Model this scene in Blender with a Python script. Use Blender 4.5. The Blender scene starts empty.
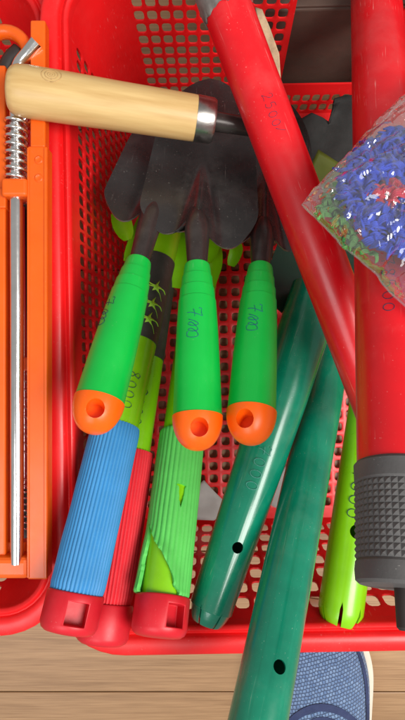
import bpy, bmesh, math, random
from mathutils import Vector, Matrix, noise
random.seed(7)
V = Vector
PI = math.pi
S = 0.01                                   # everything below is written in centimetres
scene = bpy.context.scene
col = scene.collection

# ---------------------------------------------------------------- camera, light, exposure
CAMZ, F = 52.0, 522.0
cam = bpy.data.cameras.new('camera'); camo = bpy.data.objects.new('camera', cam); col.objects.link(camo)
camo.location = (0, 0, CAMZ * S); cam.sensor_fit = 'VERTICAL'; cam.sensor_height = 36; cam.lens = 36 * F / 720
cam.clip_start = 0.01; cam.clip_end = 50
scene.camera = camo
w = bpy.data.worlds.new('World'); scene.world = w; w.use_nodes = True
w.node_tree.nodes['Background'].inputs[0].default_value = (1.0, 0.97, 0.93, 1)
w.node_tree.nodes['Background'].inputs[1].default_value = 0.35

def area(name, loc, target, size, energy, color=(1, 1, 1)):
    l = bpy.data.lights.new(name, 'AREA'); l.shape = 'DISK'; l.size = size; l.energy = energy; l.color = color
    o = bpy.data.objects.new(name, l); col.objects.link(o); o.location = loc
    o.rotation_euler = (V(target) - V(loc)).to_track_quat('-Z', 'Y').to_euler()
area('ceiling_light', (0.74, -0.26, 1.42), (0.02, 0.0, 0.12), 0.8, 25, (1, 0.97, 0.92))
area('fill_light', (-0.55, -0.7, 1.5), (0, 0, 0.1), 0.8, 8, (0.95, 0.98, 1))  # added soft fill from the left, stands for no seen window
vs = scene.view_settings
scene.display_settings.display_device = 'sRGB'
vs.view_transform = 'Standard'; vs.look = 'None'; vs.exposure = 0; vs.gamma = 1; vs.use_curve_mapping = False

# ---------------------------------------------------------------- helpers
def P(px, py, z):
    d = CAMZ - z
    return V(((px - 202.5) * d / F, -(py - 360) * d / F, z))

def obj(name, verts, faces, mats, parent=None, local=False, smooth=True, label=None, kind=None, fmat=None, sharp=None):
    """link ONE mesh object; verts in cm, in the world or (local=True) in the parent's own frame"""
    if parent is not None and not local:
        inv = XF[parent.name].inverted(); verts = [inv @ V(v) for v in verts]
    me = bpy.data.meshes.new(name)
    me.from_pydata([tuple(V(v) * S) for v in verts], [], faces)
    bm = bmesh.new(); bm.from_mesh(me)
    bmesh.ops.recalc_face_normals(bm, faces=bm.faces); bm.to_mesh(me); bm.free()
    for m in (mats if isinstance(mats, (list, tuple)) else [mats]): me.materials.append(m)
    if fmat:
        for i, f in enumerate(me.polygons): f.material_index = fmat[i]
    me.polygons.foreach_set('use_smooth', [smooth] * len(me.polygons))
    if smooth and sharp: me.set_sharp_from_angle(angle=math.radians(sharp))
    o = bpy.data.objects.new(name, me); col.objects.link(o)
    if parent is not None: o.parent = parent
    if label: o['label'] = label
    if kind: o['kind'] = kind
    return o

XF = {}                                    # frame of every Empty, in cm
def thing(name, label, cat, M=None, group=None, kind=None):
    o = bpy.data.objects.new(name, None); col.objects.link(o); o.empty_display_size = 0.02
    M = M or Matrix.Identity(4); XF[o.name] = M
    Ms = M.copy(); Ms.translation = M.translation * S; o.matrix_world = Ms
    if kind: o['kind'] = kind
    else:
        o['label'] = label; o['category'] = cat
        if group: o['group'] = group
    return o
def tag(o, label, cat, group=None):
    o['label'] = label; o['category'] = cat
    if group: o['group'] = group
    return o

def bevel(o, wd, seg=2, ang=40):
    m = o.modifiers.new('bevel', 'BEVEL'); m.width = wd * S; m.segments = seg; m.limit_method = 'ANGLE'; m.angle_limit = math.radians(ang)
    m.harden_normals = False
    return o

def cut(o, *cutters):
    """carve real openings: (verts, faces) in the same frame as o's mesh"""
    for verts, faces in cutters:
        me = bpy.data.meshes.new('cut'); me.from_pydata([tuple(V(v) * S) for v in verts], [], faces)
        bm = bmesh.new(); bm.from_mesh(me); bmesh.ops.recalc_face_normals(bm, faces=bm.faces); bm.to_mesh(me); bm.free()
        for m in o.data.materials: me.materials.append(m)
        c = bpy.data.objects.new('cut', me); col.objects.link(c); c.parent = o.parent
        md = o.modifiers.new('cut', 'BOOLEAN'); md.object = c; md.operation = 'DIFFERENCE'; md.solver = 'EXACT'
        dg = bpy.context.evaluated_depsgraph_get(); dg.update()
        nm = bpy.data.meshes.new_from_object(o.evaluated_get(dg)); o.modifiers.clear()
        nm.name = o.data.name; o.data = nm
        bpy.data.objects.remove(c); bpy.data.meshes.remove(me)
    o.data.polygons.foreach_set('use_smooth', [True] * len(o.data.polygons)); o.data.set_sharp_from_angle(angle=math.radians(38))
    return o

class Axis:
    """a straight tool lying from its near end A to its far end B; local Z runs along it, local Y faces up"""
    def __init__(s, a, b):
        s.A, s.B = P(*a), P(*b); s.L = (s.B - s.A).length
        z = (s.B - s.A).normalized(); y = V((0, 0, 1)); y = (y - z * y.dot(z)).normalized(); x = y.cross(z)
        s.M = Matrix(((x.x, y.x, z.x, s.A.x), (x.y, y.y, z.y, s.A.y), (x.z, y.z, z.z, s.A.z), (0, 0, 0, 1)))
    def s(s, py):                         # length along the tool at photo row py
        lo, hi = -3.0, s.L + 3
        for _ in range(40):
            m = (lo + hi) / 2; p = s.A.lerp(s.B, m / s.L); q = 360 - p.y * F / (CAMZ - p.z)
            if q > py: lo = m
            else: hi = m
        return lo
def L(r, phi, s): return V((-r * math.sin(phi), r * math.cos(phi), s))

def lathe(prof, seg=40, rad=None):
    """prof: [(s, r)]; closes on r=0; rad(phi, i, s, r) -> r"""
    vs_, fs = [], []
    rings = []
    for i, (s, r) in enumerate(prof):
        if r <= 1e-6:
            rings.append([len(vs_)]); vs_.append(V((0, 0, s))); continue
        ring = []
        for k in range(seg):
            ph = 2 * PI * k / seg
            rr = rad(ph, i, s, r) if rad else r
            ring.append(len(vs_)); vs_.append(L(rr, ph, s))
        rings.append(ring)
    for a, b in zip(rings, rings[1:]):
        for k in range(seg):
            k2 = (k + 1) % seg
            if len(a) == 1 and len(b) == 1: continue
            if len(a) == 1: fs.append((a[0], b[k], b[k2]))
            elif len(b) == 1: fs.append((a[k], a[k2], b[0]))
            else: fs.append((a[k], a[k2], b[k2], b[k]))
    return vs_, fs

def sweep(pts, radii, seg=10, cap=True, flat=1.0, prof=None, spin=0.0):
    pts = [V(p) for p in pts]; n = len(pts); vs_, fs = [], []
    if not isinstance(radii, (list, tuple)): radii = [radii] * n
    up = V((0.13, 0.21, 0.97)); prev = None
    for i, p in enumerate(pts):
        t = (pts[min(i + 1, n - 1)] - pts[max(i - 1, 0)]).normalized()
        if prev is None: x = t.cross(up).normalized()
        else: x = (prev - t * prev.dot(t)).normalized()
        prev = x; y = x.cross(t)
        for k in range(seg):
            a = 2 * PI * k / seg + spin; r = radii[i] * (prof(a, i) if prof else 1)
            vs_.append(p + x * (r * math.cos(a)) + y * (r * flat * math.sin(a)))
    for i in range(n - 1):
        for k in range(seg):
            k2 = (k + 1) % seg
            fs.append((i * seg + k, i * seg + k2, (i + 1) * seg + k2, (i + 1) * seg + k))
    if cap:
        fs.append(tuple(range(seg))[::-1]); fs.append(tuple((n - 1) * seg + k for k in range(seg)))
    return vs_, fs

def merge(*parts):
    vs_, fs = [], []
    for v, f in parts:
        o = len(vs_); vs_ += list(v); fs += [tuple(i + o for i in q) for q in f]
    return vs_, fs
def box(x0, x1, y0, y1, z0, z1):
    v = [(x, y, z) for z in (z0, z1) for y in (y0, y1) for x in (x0, x1)]
    return v, [(0, 2, 3, 1), (4, 5, 7, 6), (0, 1, 5, 4), (2, 6, 7, 3), (0, 4, 6, 2), (1, 3, 7, 5)]
def grid(fn, nu, nv, thick=None):
    """fn(u, v) -> point; optional thick(u, v) -> offset vector makes a closed slab"""
    vs_ = [V(fn(i / nu, j / nv)) for j in range(nv + 1) for i in range(nu + 1)]
    fs = [(j * (nu + 1) + i, j * (nu + 1) + i + 1, (j + 1) * (nu + 1) + i + 1, (j + 1) * (nu + 1) + i) for j in range(nv) for i in range(nu)]
    if thick:
        n = len(vs_)
        vs_ += [vs_[j * (nu + 1) + i] + V(thick(i / nu, j / nv)) for j in range(nv + 1) for i in range(nu + 1)]
        fs += [tuple(k + n for k in f[::-1]) for f in fs]
        e = [i for i in range(nu + 1)] + [j * (nu + 1) + nu for j in range(1, nv + 1)] + [nv * (nu + 1) + i for i in range(nu - 1, -1, -1)] + [j * (nu + 1) for j in range(nv - 1, 0, -1)]
        for a, b in zip(e, e[1:] + e[:1]): fs.append((a, b, b + n, a + n))
    return vs_, fs
def smoothpath(pts, n=8):
    pts = [V(p) for p in pts]; out = []
    q = [pts[0] * 2 - pts[1]] + pts + [pts[-1] * 2 - pts[-2]]
    for i in range(1, len(q) - 2):
        for k in range(n):
            t = k / n; a, b, c, d = q[i - 1], q[i], q[i + 1], q[i + 2]
            out.append(0.5 * ((2 * b) + (c - a) * t + (2 * a - 5 * b + 4 * c - d) * t * t + (3 * b - a - 3 * c + d) * t ** 3))
    return out + [pts[-1]]
def interp(tab, x):
    if x <= tab[0][0]: return tab[0][1]
    for (a, b), (c, d) in zip(tab, tab[1:]):
        if x <= c: return b + (d - b) * (x - a) / (c - a)
    return tab[-1][1]

# ---------------------------------------------------------------- materials
def mat(name, base, rough=0.4, metal=0.0, var=0.12, vscale=40, bump=0.0, bscale=300, dust=0.0, dustcol=(0.75, 0.72, 0.66),
        coat=0.0, stretch=(1, 1, 1), spec=0.5, second=None, sss=0.0, rvar=0.15, scratch=0.0):
    m = bpy.data.materials.new(name); m.use_nodes = True; nt = m.node_tree; N = nt.nodes; K = nt.links
    b = N['Principled BSDF']
    tc = N.new('ShaderNodeTexCoord'); mp = N.new('ShaderNodeMapping'); mp.inputs['Scale'].default_value = stretch
    K.new(tc.outputs['Object'], mp.inputs['Vector'])
    def nz(sc, det=4, ro=0.6):
        n = N.new('ShaderNodeTexNoise'); n.inputs['Scale'].default_value = sc; n.inputs['Detail'].default_value = det
        n.inputs['Roughness'].default_value = ro; K.new(mp.outputs[0], n.inputs['Vector']); return n.outputs['Fac']
    def ramp(src, a, bb):
        r = N.new('ShaderNodeMapRange'); r.inputs[1].default_value = a; r.inputs[2].default_value = bb; K.new(src, r.inputs[0]); return r.outputs[0]
    def mix(fac, c1, c2):
        x = N.new('ShaderNodeMix'); x.data_type = 'RGBA'
        for inp, c in ((x.inputs[0], fac), (x.inputs[6], c1), (x.inputs[7], c2)):
            if isinstance(c, bpy.types.NodeSocket): K.new(c, inp)
            elif isinstance(c, tuple): inp.default_value = (*c, 1)
            else: inp.default_value = c
        return x.outputs[2]
    hi = tuple(min(1, c * (1 + var)) for c in base); lo = tuple(c * (1 - var) for c in base)
    c = mix(ramp(nz(vscale), 0.3, 0.7), lo, second or hi)
    rg = ramp(nz(vscale * 2.3), 0.25, 0.75)
    rr = N.new('ShaderNodeMapRange'); rr.inputs[3].default_value = max(0.02, rough * (1 - rvar)); rr.inputs[4].default_value = min(1, rough * (1 + rvar)); K.new(rg, rr.inputs[0])
    K.new(rr.outputs[0], b.inputs['Roughness'])
    if dust:
        d1 = ramp(nz(900, 2, 0.5), 0.70, 0.76); d2 = ramp(nz(60, 3), 0.35, 0.7)
        mu = N.new('ShaderNodeMath'); mu.operation = 'MULTIPLY'; K.new(d1, mu.inputs[0]); K.new(d2, mu.inputs[1])
        m2 = N.new('ShaderNodeMath'); m2.operation = 'MULTIPLY'; K.new(mu.outputs[0], m2.inputs[0]); m2.inputs[1].default_value = dust
        c = mix(m2.outputs[0], c, dustcol)
        d3 = ramp(nz(26, 5, 0.65), 0.5, 0.85)
        m3 = N.new('ShaderNodeMath'); m3.operation = 'MULTIPLY'; K.new(d3, m3.inputs[0]); m3.inputs[1].default_value = dust * 0.22
        c = mix(m3.outputs[0], c, dustcol)
    if scratch:
        wv = N.new('ShaderNodeTexNoise'); wv.inputs['Scale'].default_value = 1.0; wv.inputs['Detail'].default_value = 2; wv.inputs['Distortion'].default_value = 0.4
        mp2 = N.new('ShaderNodeMapping'); mp2.inputs['Scale'].default_value = (900, 900, 40); K.new(tc.outputs['Object'], mp2.inputs['Vector'])
        K.new(mp2.outputs[0], wv.inputs['Vector'])
        sc = ramp(wv.outputs['Fac'], 0.66, 0.74); ms = ramp(nz(30, 4), 0.45, 0.7)
        mu = N.new('ShaderNodeMath'); mu.operation = 'MULTIPLY'; K.new(sc, mu.inputs[0]); K.new(ms, mu.inputs[1])
        m2 = N.new('ShaderNodeMath'); m2.operation = 'MULTIPLY'; K.new(mu.outputs[0], m2.inputs[0]); m2.inputs[1].default_value = scratch
        c = mix(m2.outputs[0], c, dustcol)
    K.new(c, b.inputs['Base Color'])
    b.inputs['Metallic'].default_value = metal; b.inputs['Specular IOR Level'].default_value = spec
    b.inputs['Coat Weight'].default_value = coat; b.inputs['Coat Roughness'].default_value = 0.12
    if sss:
        b.inputs['Subsurface Weight'].default_value = sss; b.inputs['Subsurface Radius'].default_value = (0.004, 0.002, 0.001)
    if bump:
        bp = N.new('ShaderNodeBump'); bp.inputs['Strength'].default_value = bump; bp.inputs['Distance'].default_value = 0.0004
        K.new(nz(bscale, 3), bp.inputs['Height']); K.new(bp.outputs[0], b.inputs['Normal'])
    return m

M_red = mat('red_basket_plastic', (0.80, 0.010, 0.012), 0.38, var=0.10, vscale=18, bump=0.10, bscale=120, dust=0.10, scratch=0.25)
M_pole = mat('red_enamel', (0.74, 0.005, 0.012), 0.34, var=0.10, vscale=30, dust=0.42, coat=0.15, scratch=0.55, dustcol=(0.9, 0.55, 0.5))
M_capred = mat('red_cap_plastic', (0.62, 0.010, 0.022), 0.42, var=0.10, bump=0.12, bscale=200, dust=0.15)
M_foamred = mat('red_foam', (0.80, 0.020, 0.035), 0.62, var=0.10, bump=0.25, bscale=900, dust=0.12)
M_foamblue = mat('blue_foam', (0.045, 0.27, 0.58), 0.58, var=0.10, bump=0.2, bscale=900, dust=0.15)
M_foamgreen = mat('green_foam', (0.105, 0.58, 0.10), 0.65, var=0.10, bump=0.2, bscale=900, dust=0.12)
M_green = mat('green_handle_plastic', (0.003, 0.50, 0.060), 0.36, var=0.08, vscale=25, bump=0.06, dust=0.14, scratch=0.12, sss=0.1)
M_orange = mat('orange_plastic', (1.0, 0.130, 0.002), 0.36, var=0.08, dust=0.10, sss=0.15)
M_lime = mat('lime_enamel', (0.235, 0.60, 0.004), 0.30, var=0.10, dust=0.22, coat=0.2)
M_limepale = mat('pale_lime_print', (0.42, 0.78, 0.05), 0.5, var=0.08)
M_dkgreen = mat('dark_green_enamel', (0.0, 0.20, 0.115), 0.25, var=0.18, vscale=30, dust=0.45, coat=0.4, scratch=0.35, second=(0.004, 0.25, 0.14), dustcol=(0.5, 0.62, 0.5))
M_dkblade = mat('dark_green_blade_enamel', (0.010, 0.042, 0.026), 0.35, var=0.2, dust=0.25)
M_black = mat('black_coated_steel', (0.038, 0.034, 0.034), 0.27, 0.35, var=0.25, vscale=35, dust=0.5, coat=0.15, scratch=0.2)
M_worn = mat('worn_bare_edge', (0.30, 0.28, 0.27), 0.35, 0.8, var=0.4, vscale=120)
M_shaft = mat('dark_shaft_steel', (0.046, 0.035, 0.033), 0.30, 0.3, var=0.25, dust=0.3)
M_rubber = mat('grey_rubber', (0.088, 0.084, 0.084), 0.6, var=0.15, bump=0.2, bscale=900, dust=0.3)
M_sleeve = mat('black_vinyl', (0.048, 0.050, 0.042), 0.5, var=0.25, bump=0.2, bscale=600, dust=0.4)
M_gun = mat('orange_enamel', (0.86, 0.115, 0.003), 0.36, var=0.08, dust=0.08, coat=0.1, scratch=0.1)
M_chrome = mat('chrome_steel', (0.86, 0.85, 0.84), 0.18, 1.0, var=0.08, vscale=60, bump=0.08, bscale=400)
M_ferrule = mat('dull_steel', (0.42, 0.40, 0.38), 0.30, 1.0, var=0.3, vscale=90, bump=0.15, bscale=500)
M_tape = mat('grey_tape', (0.17, 0.15, 0.14), 0.65, var=0.3, vscale=120, bump=0.5, bscale=300, dust=0.4)
M_ink = mat('blue_black_ink', (0.012, 0.03, 0.075), 0.6, var=0.3)
M_inkblue = mat('blue_ink', (0.008, 0.085, 0.22), 0.6, var=0.4)
M_inkteal = mat('teal_ink', (0.10, 0.36, 0.30), 0.5, var=0.3)
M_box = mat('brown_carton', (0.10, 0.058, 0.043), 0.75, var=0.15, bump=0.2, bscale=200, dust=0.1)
M_olive = mat('olive_card', (0.10, 0.13, 0.012), 0.6, var=0.15)
M_cloth = mat('dark_grey_cloth', (0.024, 0.025, 0.024), 0.85, var=0.3, bump=0.6, bscale=500)
M_tan = mat('tan_card', (0.50, 0.36, 0.22), 0.8, var=0.25, vscale=150, bump=0.5, bscale=400)
M_paper = mat('grey_paper', (0.42, 0.42, 0.40), 0.8, var=0.08, bump=0.15, bscale=300)
M_paperred = mat('red_print', (0.6, 0.03, 0.03), 0.8, var=0.1)
M_dark = mat('black_rubber', (0.03, 0.022, 0.02), 0.55, var=0.2)
M_blueyarn = mat('blue_yarn', (0.035, 0.085, 0.60), 0.8, var=0.35, vscale=120, bump=1.0, bscale=1400)
M_redyarn = mat('red_yarn', (0.72, 0.03, 0.08), 0.8, var=0.2, bump=1.0, bscale=1400)
M_purpleyarn = mat('purple_yarn', (0.16, 0.04, 0.42), 0.8, var=0.2, bump=1.0, bscale=1400)
M_greenyarn = mat('green_yarn', (0.10, 0.27, 0.07), 0.8, var=0.35, bump=1.0, bscale=1400)
M_sole = mat('cream_rubber', (0.74, 0.68, 0.56), 0.6, var=0.06, dust=0.1, dustcol=(0.3, 0.26, 0.2))
M_navy = mat('navy_knit', (0.030, 0.045, 0.12), 0.85, var=0.3, bump=0.9, bscale=900)

def wood_mat(name, light, dark, scale, stretch, rough, bump=0.1, plank=False):
    m = bpy.data.materials.new(name); m.use_nodes = True; nt = m.node_tree; N = nt.nodes; K = nt.links; b = N['Principled BSDF']
    tc = N.new('ShaderNodeTexCoord'); mp = N.new('ShaderNodeMapping'); mp.inputs['Scale'].default_value = stretch
    oi = N.new('ShaderNodeObjectInfo'); ad = N.new('ShaderNodeVectorMath'); ad.operation = 'ADD'
    sc = N.new('ShaderNodeMath'); sc.operation = 'MULTIPLY'; sc.inputs[1].default_value = 9.0; K.new(oi.outputs['Random'], sc.inputs[0])
    K.new(tc.outputs['Object'], ad.inputs[0]); K.new(sc.outputs[0], ad.inputs[1]); K.new(ad.outputs[0], mp.inputs['Vector'])
    n1 = N.new('ShaderNodeTexNoise'); n1.inputs['Scale'].default_value = scale; n1.inputs['Detail'].default_value = 6; n1.inputs['Roughness'].default_value = 0.65; n1.inputs['Distortion'].default_value = 0.6
    n2 = N.new('ShaderNodeTexNoise'); n2.inputs['Scale'].default_value = scale * 5; n2.inputs['Detail'].default_value = 4
    K.new(mp.outputs[0], n1.inputs['Vector']); K.new(mp.outputs[0], n2.inputs['Vector'])
    r = N.new('ShaderNodeValToRGB'); e = r.color_ramp.elements
    e[0].position = 0.30; e[0].color = (*dark, 1); e[1].position = 0.66; e[1].color = (*light, 1)
    mx = N.new('ShaderNodeMix'); mx.data_type = 'FLOAT'; mx.inputs[0].default_value = 0.45
    K.new(n1.outputs['Fac'], mx.inputs[2]); K.new(n2.outputs['Fac'], mx.inputs[3]); K.new(mx.outputs[0], r.inputs[0])
    hs = N.new('ShaderNodeHueSaturation'); K.new(r.outputs[0], hs.inputs['Color'])
    mr = N.new('ShaderNodeMapRange'); mr.inputs[3].default_value = 0.9; mr.inputs[4].default_value = 1.1; K.new(oi.outputs['Random'], mr.inputs[0]); K.new(mr.outputs[0], hs.inputs['Value'])
    K.new(hs.outputs[0], b.inputs['Base Color']); b.inputs['Roughness'].default_value = rough
    bp = N.new('ShaderNodeBump'); bp.inputs['Strength'].default_value = bump; bp.inputs['Distance'].default_value = 0.0004
    K.new(n2.outputs['Fac'], bp.inputs['Height']); K.new(bp.outputs[0], b.inputs['Normal'])
    return m
M_wood = wood_mat('pale_turned_wood', (0.82, 0.57, 0.25), (0.58, 0.35, 0.125), 60, (1.0, 1.0, 0.09), 0.36, 0.08)
M_woodend = mat('wood_end_grain', (0.62, 0.40, 0.18), 0.5, var=0.15, vscale=150)
M_knot = mat('wood_knot', (0.58, 0.36, 0.15), 0.45, var=0.25, vscale=250)
M_plank = wood_mat('oak_laminate', (0.46, 0.275, 0.138), (0.235, 0.125, 0.055), 95, (0.05, 1.9, 1.0), 0.42, 0.12)

def knit_mat():
    m = bpy.data.materials.new('blue_knit'); m.use_nodes = True; nt = m.node_tree; N = nt.nodes; K = nt.links; b = N['Principled BSDF']
    tc = N.new('ShaderNodeTexCoord'); mp = N.new('ShaderNodeMapping'); mp.inputs['Rotation'].default_value = (0, 0, math.radians(-14)); K.new(tc.outputs['Object'], mp.inputs['Vector'])
    br = N.new('ShaderNodeTexBrick'); br.inputs['Scale'].default_value = 190; br.inputs['Mortar Size'].default_value = 0.11; br.inputs['Mortar Smooth'].default_value = 1.0
    br.inputs['Brick Width'].default_value = 0.56; br.inputs['Row Height'].default_value = 0.52; br.offset = 0.5
    br.inputs['Color1'].default_value = (0.20, 0.31, 0.50, 1); br.inputs['Color2'].default_value = (0.11, 0.19, 0.36, 1); br.inputs['Mortar'].default_value = (0.055, 0.095, 0.20, 1)
    nd = N.new('ShaderNodeTexNoise'); nd.inputs['Scale'].default_value = 120; K.new(tc.outputs['Object'], nd.inputs['Vector'])
    sb = N.new('ShaderNodeVectorMath'); sb.operation = 'MULTIPLY_ADD'; sb.inputs[1].default_value = (.0022, .0022, 0); K.new(nd.outputs['Color'], sb.inputs[0]); K.new(mp.outputs[0], sb.inputs[2])
    K.new(sb.outputs[0], br.inputs['Vector'])
    vo = N.new('ShaderNodeTexNoise'); vo.inputs['Scale'].default_value = 1500; K.new(tc.outputs['Object'], vo.inputs['Vector'])
    mx = N.new('ShaderNodeMix'); mx.data_type = 'RGBA'; mx.blend_type = 'OVERLAY'; mx.inputs[0].default_value = 0.6
    K.new(br.outputs['Color'], mx.inputs[6]); K.new(vo.outputs['Fac'], mx.inputs[7]); K.new(mx.outputs[2], b.inputs['Base Color'])
    b.inputs['Roughness'].default_value = 0.9; b.inputs['Sheen Weight'].default_value = 0.3
    bp = N.new('ShaderNodeBump'); bp.inputs['Strength'].default_value = 0.9; bp.inputs['Distance'].default_value = 0.0007; bp.invert = True
    K.new(br.outputs['Fac'], bp.inputs['Height']); K.new(bp.outputs[0], b.inputs['Normal'])
    return m
M_knit = knit_mat()

def film_mat():
    m = bpy.data.materials.new('clear_film'); m.use_nodes = True; nt = m.node_tree; N = nt.nodes; K = nt.links
    out = N['Material Output']; N.remove(N['Principled BSDF'])
    tr = N.new('ShaderNodeBsdfTransparent'); tr.inputs[0].default_value = (0.97, 0.97, 0.97, 1)
    gl = N.new('ShaderNodeBsdfGlossy'); gl.inputs['Roughness'].default_value = 0.09; gl.inputs[0].default_value = (1, 1, 1, 1)
    df = N.new('ShaderNodeBsdfDiffuse'); df.inputs[0].default_value = (0.8, 0.78, 0.76, 1)
    lw = N.new('ShaderNodeLayerWeight'); lw.inputs[0].default_value = 0.35
    mr = N.new('ShaderNodeMapRange'); mr.inputs[3].default_value = 0.085; mr.inputs[4].default_value = 0.8; K.new(lw.outputs['Facing'], mr.inputs[0])
    tc = N.new('ShaderNodeTexCoord'); nz = N.new('ShaderNodeTexNoise'); nz.inputs['Scale'].default_value = 38; nz.inputs['Detail'].default_value = 3; nz.inputs['Distortion'].default_value = 1.2
    K.new(tc.outputs['Object'], nz.inputs['Vector'])
    bp = N.new('ShaderNodeBump'); bp.inputs['Strength'].default_value = 0.9; bp.inputs['Distance'].default_value = 0.003; K.new(nz.outputs['Fac'], bp.inputs['Height'])
    K.new(bp.outputs[0], gl.inputs['Normal'])
    m1 = N.new('ShaderNodeMixShader'); m1.inputs[0].default_value = 0.04; K.new(tr.outputs[0], m1.inputs[1]); K.new(df.outputs[0], m1.inputs[2])
    m2 = N.new('ShaderNodeMixShader'); K.new(mr.outputs[0], m2.inputs[0]); K.new(m1.outputs[0], m2.inputs[1]); K.new(gl.outputs[0], m2.inputs[2])
    K.new(m2.outputs[0], out.inputs[0])
    return m
M_film = film_mat()

# ---------------------------------------------------------------- the floor: laminate planks
floor = thing('floor', None, None, kind='structure')
obj('subfloor', *box(-125, 125, -105, 105, -2.2, -0.9), M_dark, floor)
pv, pf = box(-44.93, 44.93, -6.96, 6.96, -0.8, 0.0)
plank0 = obj('plank', pv, pf, M_plank, floor, smooth=False); bevel(plank0, 0.08, 2)
first = True
for r in range(-5, 7):
    for c in range(-1, 2):
        o = plank0 if first else plank0.copy()
        if not first: col.objects.link(o)
        first = False
        o.location = ((c * 90 + (r * 37) % 90 - 30) * S, (-33.07 + 7 + r * 14) * S, 0)

# ---------------------------------------------------------------- red lattice baskets
HX, HY, RT, ZT = 19.4, 22.15, 3.2, 17.0      # inside of the rim
BX, BY, RB, ZB = 17.3, 19.75, 1.6, 1.0       # inside of the floor
def lattice(p00, p10, p01, p11, us, vs_, hole, nrm, th=0.28, fill=0.36):
    """bilinear slab (00-10 bottom edge) pierced with rounded openings wherever hole(i, j)"""
    def at(u, v): return (p00 * (1 - u) + p10 * u) * (1 - v) + (p01 * (1 - u) + p11 * u) * v
    nu, nv = len(us), len(vs_); V_, F_ = [], []
    back = nrm * th
    g = {}
    for j, v in enumerate(vs_):
        for i, u in enumerate(us):
            p = at(u, v); g[i, j] = len(V_); V_ += [p, p + back]
    oct_ = []
    for q in range(4):
        for d in (16, 45, 74):
            t = math.radians(q * 90 + d); c_, s_ = math.cos(t), math.sin(t); oct_.append((math.copysign(abs(c_) ** .62, c_), math.copysign(abs(s_) ** .62, s_)))
    for j in range(nv - 1):
        for i in range(nu - 1):
            c = [g[i, j], g[i + 1, j], g[i + 1, j + 1], g[i, j + 1]]
            if not hole(i, j):
                F_.append(tuple(c)); F_.append(tuple(k + 1 for k in c[::-1])); continue
            u0, u1, v0, v1 = us[i], us[i + 1], vs_[j], vs_[j + 1]; uc, vc, du, dv = (u0 + u1) / 2, (v0 + v1) / 2, (u1 - u0), (v1 - v0)
            rings = []
            for f_, dpt in ((fill, 0.0), (fill - 0.045, 0.10), (fill - 0.045, 0.75), (fill - 0.01, 1.0)):
                ring = []
                for a, b in oct_:
                    ring.append(len(V_)); V_.append(at(uc + a * f_ * du, vc + b * f_ * dv) + back * dpt)
                rings.append(ring)
            # corners of c: 0 = (-,-), 1 = (+,-), 2 = (+,+), 3 = (-,+)
            for ring, off in ((rings[0], 0), (rings[3], 1)):
                q = [k + off for k in c]
                cc = (q[2], q[3], q[0], q[1])
                for n_ in range(4):
                    F_ += [(cc[n_], ring[3 * n_], ring[3 * n_ + 1]), (cc[n_], ring[3 * n_ + 1], ring[3 * n_ + 2]), (cc[n_], ring[3 * n_ + 2], ring[(3 * n_ + 3) % 12], cc[(n_ + 1) % 4])]
            for a, b in zip(rings, rings[1:]):
                for k in range(12): F_.append((a[k], a[(k + 1) % 12], b[(k + 1) % 12], b[k]))
    # close the outer edges
    e = [(i, 0) for i in range(nu)] + [(nu - 1, j) for j in range(1, nv)] + [(i, nv - 1) for i in range(nu - 2, -1, -1)] + [(0, j) for j in range(nv - 2, 0, -1)]
    for a, b in zip(e, e[1:] + e[:1]): F_.append((g[a], g[b], g[b] + 1, g[a] + 1))
    return V_, F_
def cuts(n, m0, m1): return [0.0] + [m0 + (1 - m0 - m1) * k / n for k in range(n + 1)] + [1.0]
def inner(nu, nv): return lambda i, j: 0 < i < nu + 1 and 0 < j < nv + 1

def rrect(hx, hy, r, z, n=9):
    out = []
    for cx, cy, a0 in ((hx - r, hy - r, 0), (-hx + r, hy - r, 90), (-hx + r, -hy + r, 180), (hx - r, -hy + r, 270)):
        for k in range(n + 1):
            a = math.radians(a0 + 90 * k / n); out.append(V((cx + r * math.cos(a), cy + r * math.sin(a), z)))
    return out

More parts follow.
